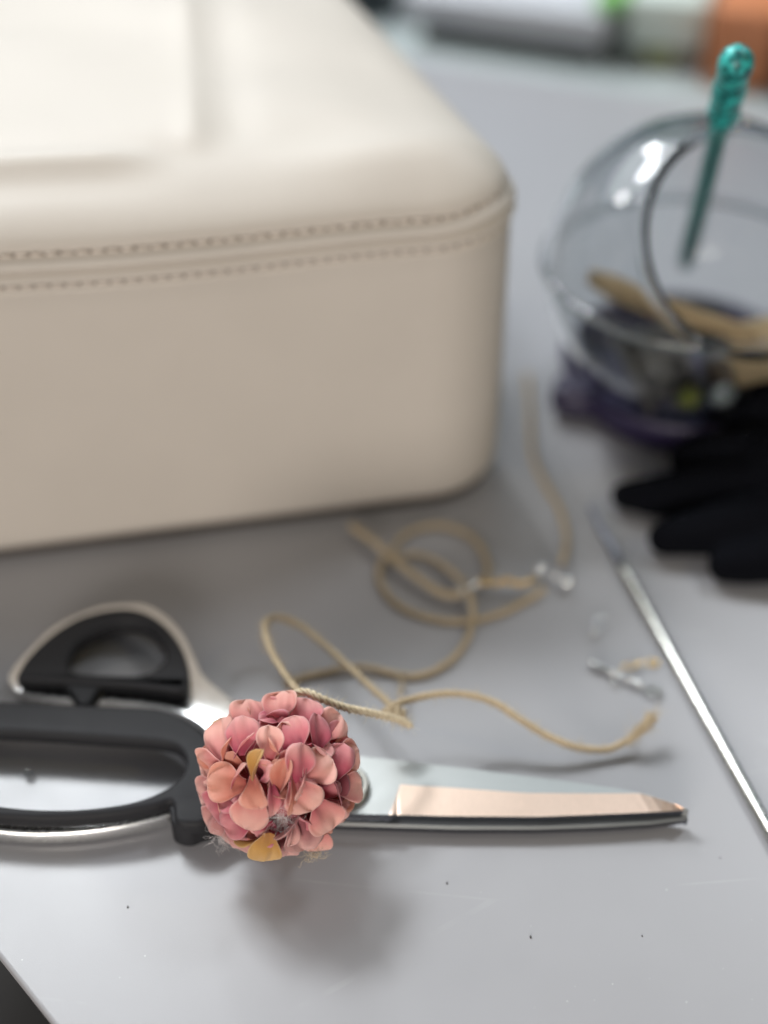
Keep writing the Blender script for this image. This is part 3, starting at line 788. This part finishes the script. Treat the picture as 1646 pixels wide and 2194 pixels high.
for nm, pts, R in (
    ('outer_loop', [(822, 1195, .4), (812, 1225, .2), (822, 1262, .17), (860, 1300, .17), (925, 1325, .17), (1000, 1331, .17), (1075, 1313, .17), (1130, 1285, .2), (1168, 1262, .3)], .125),
    ('top_loop', [(835, 1200, .2), (858, 1155, .2), (905, 1130, .2), (960, 1128, .2), (1010, 1150, .2), (1038, 1185, .2), (1046, 1225, .3), (1038, 1250, .4)], .125),
    ('thick_end', [(752, 1125, .5), (800, 1160, .5), (850, 1203, .5), (905, 1245, .45), (950, 1272, .4), (992, 1274, .5)], .16),
    ('inner_loop', [(845, 1195, .35), (895, 1188, .3), (945, 1208, .3), (990, 1245, .5), (1012, 1290, .55), (1010, 1345, .3), (985, 1395, .17), (945, 1430, .17), (895, 1448, .17), (850, 1445, .17), (800, 1432, .25), (750, 1430, .3), (700, 1440, .2), (655, 1450, .17), (610, 1462, .17)], .125),
    ('stray_end', [(858, 1446, .2), (862, 1470, .5), (856, 1492, .9)], .06)):
    g = twine_geo(pz(pts), R, .7, fuzz=18); link_mesh(nm, g.mesh(), M['jute'], tw2)
tw3 = twine_geo(pz([(1130, 800, .17), (1136, 860, .17), (1138, 920, .17), (1142, 975, .17), (1165, 1030, .17), (1195, 1080, .17), (1212, 1130, .2), (1213, 1175, .3), (1203, 1205, .4)]), .135, .7, fuzz=4)
tw3 = link_mesh('jute_twine', tw3.mesh(), M['jute'])
tag(tw3, 'jute cord running up the mat beside the bag towards the jar', 'twine')

# ------------------------------------------------------------------ clasps, chain and small metal bits
def chain_links(root, pts, mat, R=.16, r=.04, name='chain_link'):
    path = [P(*p) for p in pts]
    for i, p in enumerate(path):
        d = (path[min(i + 1, len(path) - 1)] - path[max(0, i - 1)]).normalized()
        ax = d.orthogonal().normalized() if i % 2 else Vector((0, 0, 1))
        gg = Geo()
        a = d; b = ax.cross(d).normalized()
        ring_ = [p + a * math.cos(t) * R * 1.35 + b * math.sin(t) * R for t in [2 * PI * k / 20 for k in range(20)]]
        gg.add(tube_geo(ring_, r, 6, closed=True))
        link_mesh(name, gg.mesh(), M[mat], root)
def clasp(root, c, d, size, mat='silver'):
    """lobster clasp: hooked body, lever and swivel ring"""
    d = d.normalized(); s = Vector((0, 0, 1)).cross(d).normalized()
    hook = [c + d * x * size + s * y * size for x, y in ((-.9, 0), (-.5, .22), (0, .42), (.5, .42), (.85, .2), (.9, -.1), (.6, -.28))]
    link_mesh('hook', raw_mesh(*tube_geo(smooth_path(hook, 6), lambda t: .11 * size * (1.3 - .7 * t), 8)), M[mat], root)
    lev = [c + d * x * size + s * y * size for x, y in ((-.9, 0), (-.4, -.25), (.1, -.33), (.6, -.28))]
    link_mesh('lever', raw_mesh(*tube_geo(smooth_path(lev, 6), .08 * size, 8)), M[mat], root)
    link_mesh('swivel_ring', raw_mesh(*torus_geo(c - d * 1.15 * size, Vector((0, 0, 1)) + s * .4, .22 * size, .06 * size, 24, 8)), M[mat], root)
cl = thing('chain_with_clasps', 'short gold chain with silver clasps lying across the jute coil', 'chain', P(1090, 1245, 0))
chain_links(cl, [(1035 + 13 * k, 1247 + 4 * math.sin(k * 1.3), .62) for k in range(9)], 'gold', .13, .045)
clasp(cl, P(1000, 1258, .62), P(960, 1275, 0) - P(1040, 1248, 0), .42)
for (u, v, r_) in ((1158, 1219, .24), (1216, 1246, .25), (1190, 1232, .15), (1024, 1247, .15)):
    bmm = bmesh.new(); bmesh.ops.create_uvsphere(bmm, u_segments=20, v_segments=12, radius=r_)
    c_ = P(u, v, .45); 
    for v_ in bmm.verts: v_.co = Vector((v_.co.x * 1.1, v_.co.y, v_.co.z * .8)) + c_
    link_mesh('end_cap', bm_mesh(bmm), M['silver'], cl)
c5 = thing('wire_coil', 'small silver spring clasp lying alone left of the steel rod', 'jewellery clasp', P(1280, 1350, 0))
clasp(c5, P(1284, 1340, .16), P(1300, 1318, 0) - P(1265, 1380, 0), .52)
c5.name = 'spring_clasp'
c6 = thing('swivel_clasp', 'larger silver swivel clasp lying just above the frayed twine end', 'jewellery clasp', P(1320, 1445, 0))
dd = (P(1385, 1473, 0) - P(1262, 1418, 0)).normalized()
for a_, b_, r0, nm in ((0, 1.15, .13, 'barrel'), (1.17, 1.8, .10, 'barrel'), (1.82, 2.15, .13, 'end_cap')):
    st = P(1262, 1418, .24); pth = [st + dd * (a_ + (b_ - a_) * k / 6) for k in range(7)]
    link_mesh(nm, raw_mesh(*tube_geo(pth, lambda t, r0=r0: r0 * (.72 + .28 * math.sin(PI * min(1, max(0, t))) ** .5), 14)), M['silver'], c6)
link_mesh('tail_ring', raw_mesh(*torus_geo(P(1400, 1481, .14), Vector((0, .3, 1)), .25, .06, 24, 8)), M['steel'], c6)
link_mesh('side_ring', raw_mesh(*torus_geo(P(1316, 1462, .12), Vector((0, .3, 1)), .16, .035, 24, 8)), M['silver'], c6)
c7 = thing('gold_clasp', 'small gold clasp with a ring touching the silver swivel clasp', 'jewellery clasp', P(1355, 1425, 0))
clasp(c7, P(1352, 1424, .2), P(1330, 1430, 0) - P(1375, 1420, 0), .36, 'gold')
link_mesh('ring', raw_mesh(*torus_geo(P(1400, 1420, .1), Vector((0, 0, 1)), .17, .04, 24, 8)), M['gold'], c7)
# clear bead inside the finger loop
bmm = bmesh.new(); bmesh.ops.create_icosphere(bmm, subdivisions=3, radius=.17); c_ = P(62, 1658, .17)
for v_ in bmm.verts: v_.co += c_
bd = link_mesh('glass_bead', bm_mesh(bmm), M['glass']); tag(bd, 'tiny clear bead on the mat inside the finger loop of the shears', 'bead')
# crumbs
for k, (u, v, r_) in enumerate(((1137, 2007, .035), (1376, 2005, .02), (958, 1892, .03), (274, 1943, .03), (1543, 1838, .02), (875, 1772, .03))):
    bmm = bmesh.new(); bmesh.ops.create_icosphere(bmm, subdivisions=1, radius=r_); c_ = P(u, v, r_ * .7)
    for v_ in bmm.verts: v_.co = Vector((v_.co.x * 1.0, v_.co.y * 1.7, v_.co.z)) + c_
    lab = ['larger dark crumb on the bare mat below the blade', 'dark crumb on the mat at lower right', 'dark crumb on the mat below the shears pivot',
           'small dark crumb on the mat at lower left', 'tiny dark crumb near the low end of the steel rod', 'pale crumb at the lower edge of the blade'][k]
    o = link_mesh('crumb', bm_mesh(bmm), M['lint'] if k == 5 else M['darkthing']); tag(o, lab, 'crumb', 'crumbs of dirt scattered on the mat')

# ------------------------------------------------------------------ steel rod
ra = P(1262, 1085, .2); rb = P(1646, 1775, .2); rd = (rb - ra).normalized()
pth = [ra + rd * ((rb - ra).length * 1.25) * k / 40 for k in range(41)]
rod = thing('steel_rod', 'long thin polished steel rod lying diagonally at the right side of the mat', 'rod', ra * .5 + rb * .5 - Vector((0, 0, .2)))
split = 7
link_mesh('shaft', raw_mesh(*tube_geo(pth[split:], .225, 20)), M['chrome'], rod)
link_mesh('tip', raw_mesh(*tube_geo(smooth_path(pth[:split + 1], 4), lambda t: .07 + .10 * min(1, t * 1.3), 16)), M['edge'], rod)

# ------------------------------------------------------------------ glass jar, its base and what is in it
JC = P(1488, 570, 7.8); JR = 6.3
jd = (JC - CAM).normalized(); jr = jd.cross(Vector((0, 0, 1))).normalized(); ju = jr.cross(jd)
AX = (jr * .42 + ju * .25 - jd * .87).normalized()
jar = thing('glass_jar', 'round clear glass jar with a wide tilted mouth standing on the purple dish', 'jar', Vector((JC.x, JC.y, 1.5)))
th0 = math.radians(46); prof = []
Rin = JR - .24
for k in range(41):
    th = PI - (PI - th0) * k / 40; prof.append((JR * math.sin(th), JR * math.cos(th)))
hm = JR * math.cos(th0); rm = JR * math.sin(th0)
prof += [(rm + .06, hm + .08), (rm + .18, hm + .16), (rm + .22, hm + .32), (rm + .14, hm + .46), (rm - .02, hm + .5), (rm - .17, hm + .42), (rm - .24, hm + .2)]
for k in range(41):
    th = th0 + (PI - th0) * k / 40; prof.append((Rin * math.sin(th), Rin * math.cos(th)))
link_mesh('bowl', raw_mesh(*lathe_geo(prof, JC, AX, 96)), M['glass'], jar)

link_mesh('seam_flange', raw_mesh(*torus_geo(JC, Vector((0, 0, 1)), JR + .05, .2, 96, 12)), M['glass'], jar)

dish = thing('purple_dish', 'dark purple round dish with a stubby tab under the glass jar', 'dish', P(1470, 880, 0))
DC = Vector((13.9, 52.6, 0))
link_mesh('dish_body', raw_mesh(*lathe_geo([(.01, .2), (3.6, .2), (4.4, .5), (5.0, 1.4), (5.3, 1.95), (5.55, 2.05), (5.7, 1.9), (5.6, 1.3), (5.3, .4), (5.0, .06), (.01, .05)], DC, n=72)), M['purple'], dish)
tabc = P(1222, 850, .9)
link_mesh('tab', bevel_mesh(raw_mesh(*box_geo((tabc.x + .3, tabc.y, .95), 2.3, 1.9, 1.5, -.3)), .55, 5), M['purple'], dish)

# inside the jar
def inside(x, y, z): return JC + Vector((x, y, z))
ca, cb = PD(1262, 592, 57.5), PD(1625, 722, 55.2)
cdir = (cb - ca); cl_ = cdir.length; cdir.normalize(); cup_ = (Vector((0, 0, 1)) - cdir * cdir.z).normalized(); cn_ = cdir.cross(cup_)
vs = []; fs = []
for k in range(13):
    t = k / 12; hw = .62 * (1 - .45 * t) * (1 - .5 * max(0, .15 - t) / .15); bow = cn_ * .35 * math.sin(PI * t)
    c_ = ca + cdir * cl_ * t + bow
    vs += [c_ + cup_ * hw + cn_ * .08, c_ - cup_ * hw + cn_ * .08, c_ - cup_ * hw - cn_ * .08, c_ + cup_ * hw - cn_ * .08]
for i in range(12):
    for k in range(4): fs.append((i * 4 + k, i * 4 + (k + 1) % 4, (i + 1) * 4 + (k + 1) % 4, (i + 1) * 4 + k))
fs.append((0, 1, 2, 3)); fs.append((51, 50, 49, 48))
o = link_mesh('card_strip', raw_mesh(vs, fs), M['kraft']); tag(o, 'long tapering tan card strip slanting across the inside of the jar', 'card')
def spool(name, label, c, r, h, mat, ax):
    root = thing(name, label, 'spool', c)
    ax = ax.normalized()
    link_mesh('thread_winding', raw_mesh(*lathe_geo([(.01, -h * .38), (r * .8, -h * .38), (r * .86, 0), (r * .8, h * .38), (.01, h * .38)], c, ax, 32)), M[mat], root)
    for s in (-1, 1):
        link_mesh('flange', raw_mesh(*lathe_geo([(.01, s * h * .38), (r, s * h * .38), (r, s * h * .5), (.01, s * h * .5)], c, ax, 32)), M['darkthing'], root)
spool('thread_spool', 'dark thread spool at the bottom left inside the jar', inside(-1.6, -2.4, -3.3), 1.9, 2.4, 'darkthing', Vector((1, .2, .5)))
spool('thread_spool', 'brown thread spool lying at the bottom right inside the jar', inside(2.0, -1.8, -4.0), 1.4, 1.8, 'apron', Vector((.8, -.5, .3)))
o = link_mesh('card_roll', raw_mesh(*lathe_geo([(.9, -1.3), (1.3, -1.3), (1.3, 1.3), (.9, 1.3)], inside(2.6, -3.2, -2.1), Vector((1, -.1, .35)), 32, True)), M['kraft']); tag(o, 'short tan card tube lying below the long card strip inside the jar', 'card roll')
spool('thread_spool', 'dark spool at the back of the jar bottom', inside(.6, 1.8, -4.0), 1.5, 1.6, 'slate', Vector((.1, .2, 1)))
for lab, c, r_, mt in (('olive green bead at the bottom of the jar', inside(-.2, -3.5, -4.35), .5, 'olive'), ('pale grey bead at the bottom of the jar', inside(1.3, -3.3, -4.4), .5, 'greybead')):
    root = lathe_geo([(.12, -r_), (r_ * .8, -r_ * .75), (r_, 0), (r_ * .8, r_ * .75), (.12, r_)], c, Vector((.3, -.5, 1)), 24, True)
    o = link_mesh('bead', raw_mesh(*root), M[mt]); tag(o, lab, 'bead')

# teal glitter pen leaning in the jar
pb = PD(1470, 560, 62.5); pm = PD(1541, 292, 50.6); pt = PD(1583, 112, 46.5)
pen = thing('glitter_pen', 'teal glitter-topped pen leaning out of the glass jar', 'pen', Vector((pb.x, pb.y, pb.z)))
# straight axis through the glitter head and the barrel
dirp = (pt - pb).normalized(); pm = pb + dirp * ((pm - pb).dot(dirp))
link_mesh('barrel', raw_mesh(*tube_geo([pb + (pm - pb) * k / 12 for k in range(13)], lambda t: .42 - .04 * t, 16)), M['clearbarrel'], pen)
link_mesh('ink_core', raw_mesh(*tube_geo([pb + (pm - pb) * (.05 + .9 * k / 12) for k in range(13)], .20, 10)), M['pencore'], pen)
Lh = (pt - pm).length
link_mesh('glitter_head', raw_mesh(*tube_geo([pm + dirp * Lh * k / 20 for k in range(21)], lambda t: .60 * (.85 + .15 * sstep(0, .15, t)) * (1 + .05 * math.sin(t * 17)) * math.sqrt(max(.02, 1 - max(0, (t - .86) / .15) ** 2.4)), 24)), M['glitter'], pen)

# ------------------------------------------------------------------ black knit glove
def capsule_chain(pts, rads, n=6):
    g = Geo()
    path = smooth_path(pts, n)
    m = len(path) - 1
    def rf(t):
        x = t * (len(rads) - 1); i = min(int(x), len(rads) - 2); return rads[i] + (rads[i + 1] - rads[i]) * (x - i)
    g.add(tube_geo(path, rf, 16))
    for p, r in ((path[0], rads[0]), (path[-1], rads[-1])):
        b = bmesh.new(); bmesh.ops.create_icosphere(b, subdivisions=3, radius=r * .99)
        b.verts.ensure_lookup_table()
        g.add(([v.co + p for v in b.verts], [tuple(v.index for v in f.verts) for f in b.faces])); b.free()
    return g
gg = Geo()
def G(pts, rads): q = capsule_chain([P(*p) for p in pts], rads); gg.add((q.v, q.f))
G([(1338, 1062, .75), (1420, 1062, 1.0), (1520, 1050, 1.2), (1640, 1040, 1.6)], [.62, .95, 1.15, 1.3])
G([(1425, 1152, .8), (1500, 1140, 1.0), (1590, 1120, 1.3), (1700, 1100, 1.6)], [.75, 1.0, 1.15, 1.3])
G([(1555, 1210, .75), (1620, 1200, .95), (1700, 1180, 1.2), (1790, 1150, 1.5)], [.75, .98, 1.15, 1.3])
G([(1470, 985, 1.1), (1530, 975, 1.5), (1600, 970, 1.9), (1700, 960, 2.0)], [.8, 1.05, 1.2, 1.3])
G([(1530, 915, 1.3), (1600, 900, 2.0), (1680, 880, 2.6), (1790, 880, 2.8)], [.7, 1.2, 1.6, 1.8])
G([(1640, 1010, 1.6), (1720, 1040, 1.8), (1820, 1080, 1.8)], [1.6, 1.9, 2.0])
G([(1640, 850, 3.0), (1720, 840, 3.6), (1830, 860, 3.6)], [1.0, 1.8, 2.2])
ob = bpy.data.objects.new('tmp', gg.mesh()); COL.objects.link(ob)
md = ob.modifiers.new('r', 'REMESH'); md.mode = 'VOXEL'; md.voxel_size = .16
m2 = ob.modifiers.new('s', 'SMOOTH'); m2.iterations = 8; m2.factor = .5
me = evalmesh(ob); bpy.data.objects.remove(ob)
for v in me.vertices: v.co += v.normal * .06 * mnoise.noise(v.co * .9); v.co.z = max(v.co.z, .03)
gl = link_mesh('glove', me, M['glove']); tag(gl, 'black knitted glove lying in front of the glass jar, fingers pointing left', 'glove')

# ------------------------------------------------------------------ things on the back counter (far out of focus)
rot = math.atan2(ed.y, ed.x)
def on_counter(u, v, off=0): return P(u, v, -.25)
def bar_between(name, parent, u0, v0, u1, v1, depth, z0, z1, mat, bev=.3):
    a = P(u0, v0, z0); b = P(u1, v1, z0); d = (b - a); L0 = d.length; ang = math.atan2(d.y, d.x)
    nn = Vector((-d.y, d.x, 0)).normalized()
    c = (a + b) / 2 + nn * depth / 2; c.z = (z0 + z1) / 2
    return rbox(name, c, (L0, depth, z1 - z0), ang, mat, parent, bev)
# white slab over a dark block that stands in for its shadow gap
t1 = thing('storage_case', 'long pale grey flat case over a painted shadow gap on the far counter', 'case', P(1080, 80, -.25))
bar_between('base', t1, 905, 88, 1275, 142, 14, -.25, 1.3, M['shadowline'], .2)  # no real base: dark block stands in for the shadow gap
bar_between('lid', t1, 862, 44, 1290, 104, 17, 1.35, 3.4, M['white'], .2)
o = bar_between('slate_case', None, 690, 42, 842, 46, 12, -.25, 4, M['slate'], .4); tag(o, 'dark slate box beside the pale case on the far counter', 'box')
o = bar_between('yellow_strip', None, 900, 85, 1010, 100, 2.0, -.25, .5, M['olive'], .15); tag(o, 'olive yellow strip lying in front of the long pale case', 'strip')
t2 = thing('storage_tub', 'pale green tub on a dark base on the far counter beside the orange basket', 'tub', P(1410, 100, -.25))
bar_between('base', t2, 1385, 140, 1500, 152, 8, -.25, 1.0, M['apron'], .2)
bar_between('tub_wall', t2, 1335, 100, 1500, 118, 10, 1.0, 4.5, M['palegreen'], .3)
o = bar_between('olive_lid', None, 1372, 140, 1440, 152, 2.0, -.25, 1.2, M['olive'], .3); tag(o, 'olive lid leaning at the foot of the pale green tub', 'lid')
t3 = thing('orange_basket', 'orange basket with a dark red-brown end behind the teal pen', 'basket', P(1580, 190, -.25))
bar_between('basket_wall', t3, 1500, 188, 1640, 206, 8, -.25, 5.2, M['orange'], .4)
bar_between('basket_end', t3, 1642, 206, 1760, 222, 7, -.25, 4.6, M['brown'], .8)
o = bar_between('green_lid', None, 1268, 22, 1325, 34, 4, 3.45, 4.6, M['green'], .4); tag(o, 'bright green lid resting on the end of the long pale case', 'lid')
o = bar_between('dark_green_box', None, 1600, 90, 1780, 110, 8, -.25, 7, M['dgreen'], .5); tag(o, 'dark green box at the top right corner beyond the orange basket', 'box')
o = bar_between('grey_case', None, 1420, 60, 1580, 80, 8, -.25, 7, M['greyplastic'], .6); tag(o, 'mid grey case behind the pale green tub', 'case')

# ------------------------------------------------------------------ scale to metres
S = .01
for me in bpy.data.meshes: me.transform(Matrix.Scale(S, 4))
for o in SC.objects: o.location = Vector(o.location) * S

# ------------------------------------------------------------------ light
def area(name, loc, target, size, power, col, sizey=None, shape='RECTANGLE'):
    l = bpy.data.lights.new(name, 'AREA'); l.shape = shape; l.size = size * S
    if shape in ('RECTANGLE', 'ELLIPSE'): l.size_y = (sizey or size) * S
    l.energy = power; l.color = col
    o = bpy.data.objects.new(name, l); COL.objects.link(o)
    o.location = Vector(loc) * S
    o.rotation_euler = (Vector(target) - Vector(loc)).to_track_quat('-Z', 'Y').to_euler(); return o
area('ceiling_panel', (-75, 150, 150), (0, 25, 0), 150, 15, (.93, .98, 1), 140)
area('ceiling_lamp', (-82, 148, 177), (0, 26, 0), 62, 37, (.93, .97, 1), 34)
area('ceiling_lamp', (75, 100, 130), (0, 35, 0), 24, 6, (.90, .95, 1), 24)
area('front_fill', (-40, -130, 42), (0, 45, 6), 100, 26, (1, .93, .86), 60)  # added fill from behind the camera, brightens the bag front
area('ceiling_lamp', (-85, 88, 85), (0, 45, 0), 14, 2, (1, .99, .97), 14)
area('ceiling_lamp', (-29, 153, 98), (0, 35, 0), 12, 4, (.95, .98, 1), 12)
area('desk_lamp', (73, 22, 78), (0, 45, 0), 6, .7, (1, .80, .35), 5, 'DISK')
w = bpy.data.worlds.new('World'); SC.world = w; w.use_nodes = True
nt = w.node_tree; bg = nt.nodes['Background']
tc = N(nt, 'ShaderNodeTexCoord'); sp = N(nt, 'ShaderNodeSeparateXYZ'); L(nt, tc, 'Generated', sp, 'Vector')
cr = N(nt, 'ShaderNodeValToRGB'); e = cr.color_ramp.elements
e[0].position = .42; e[0].color = (.10, .09, .085, 1); e[1].position = .8; e[1].color = (.62, .63, .64, 1)
mr = N(nt, 'ShaderNodeMapRange'); mr.inputs['From Min'].default_value = -1; L(nt, sp, 'Z', mr, 'Value')
L(nt, mr, 'Result', cr, 'Fac'); mb = N(nt, 'ShaderNodeMapRange'); mb.inputs['From Min'].default_value = .1; mb.inputs['From Max'].default_value = .9; L(nt, sp, 'Y', mb, 'Value')
mw = N(nt, 'ShaderNodeMix', data_type='RGBA', blend_type='MULTIPLY'); mw.inputs[7].default_value = (.50, .80, 1, 1)
L(nt, mb, 'Result', mw, 0); L(nt, cr, 'Color', mw, 6); L(nt, mw, 2, bg, 'Color'); bg.inputs['Strength'].default_value = .36

# ------------------------------------------------------------------ camera
cam = bpy.data.cameras.new('camera'); co = bpy.data.objects.new('camera', cam); COL.objects.link(co)
co.location = (0, 0, H * S); co.rotation_euler = (PI / 2 - PITCH, 0, 0)
cam.sensor_fit = 'VERTICAL'; cam.sensor_height = 36; cam.lens = F / 2194 * 36
cam.clip_start = .01; cam.clip_end = 50
cam.dof.use_dof = True; cam.dof.focus_distance = .412; cam.dof.aperture_fstop = 2.55; cam.dof.aperture_blades = 0
SC.camera = co
SC.view_settings.view_transform = 'Standard'; SC.view_settings.look = 'None'; SC.view_settings.exposure = 0; SC.view_settings.gamma = 1
SC.render.engine = 'CYCLES'
cy = SC.cycles; cy.use_denoising = True; cy.max_bounces = 12; cy.transmission_bounces = 12; cy.glossy_bounces = 6; cy.transparent_max_bounces = 12
cy.caustics_reflective = False; cy.caustics_refractive = True; cy.blur_glossy = .5; cy.sample_clamp_indirect = 4
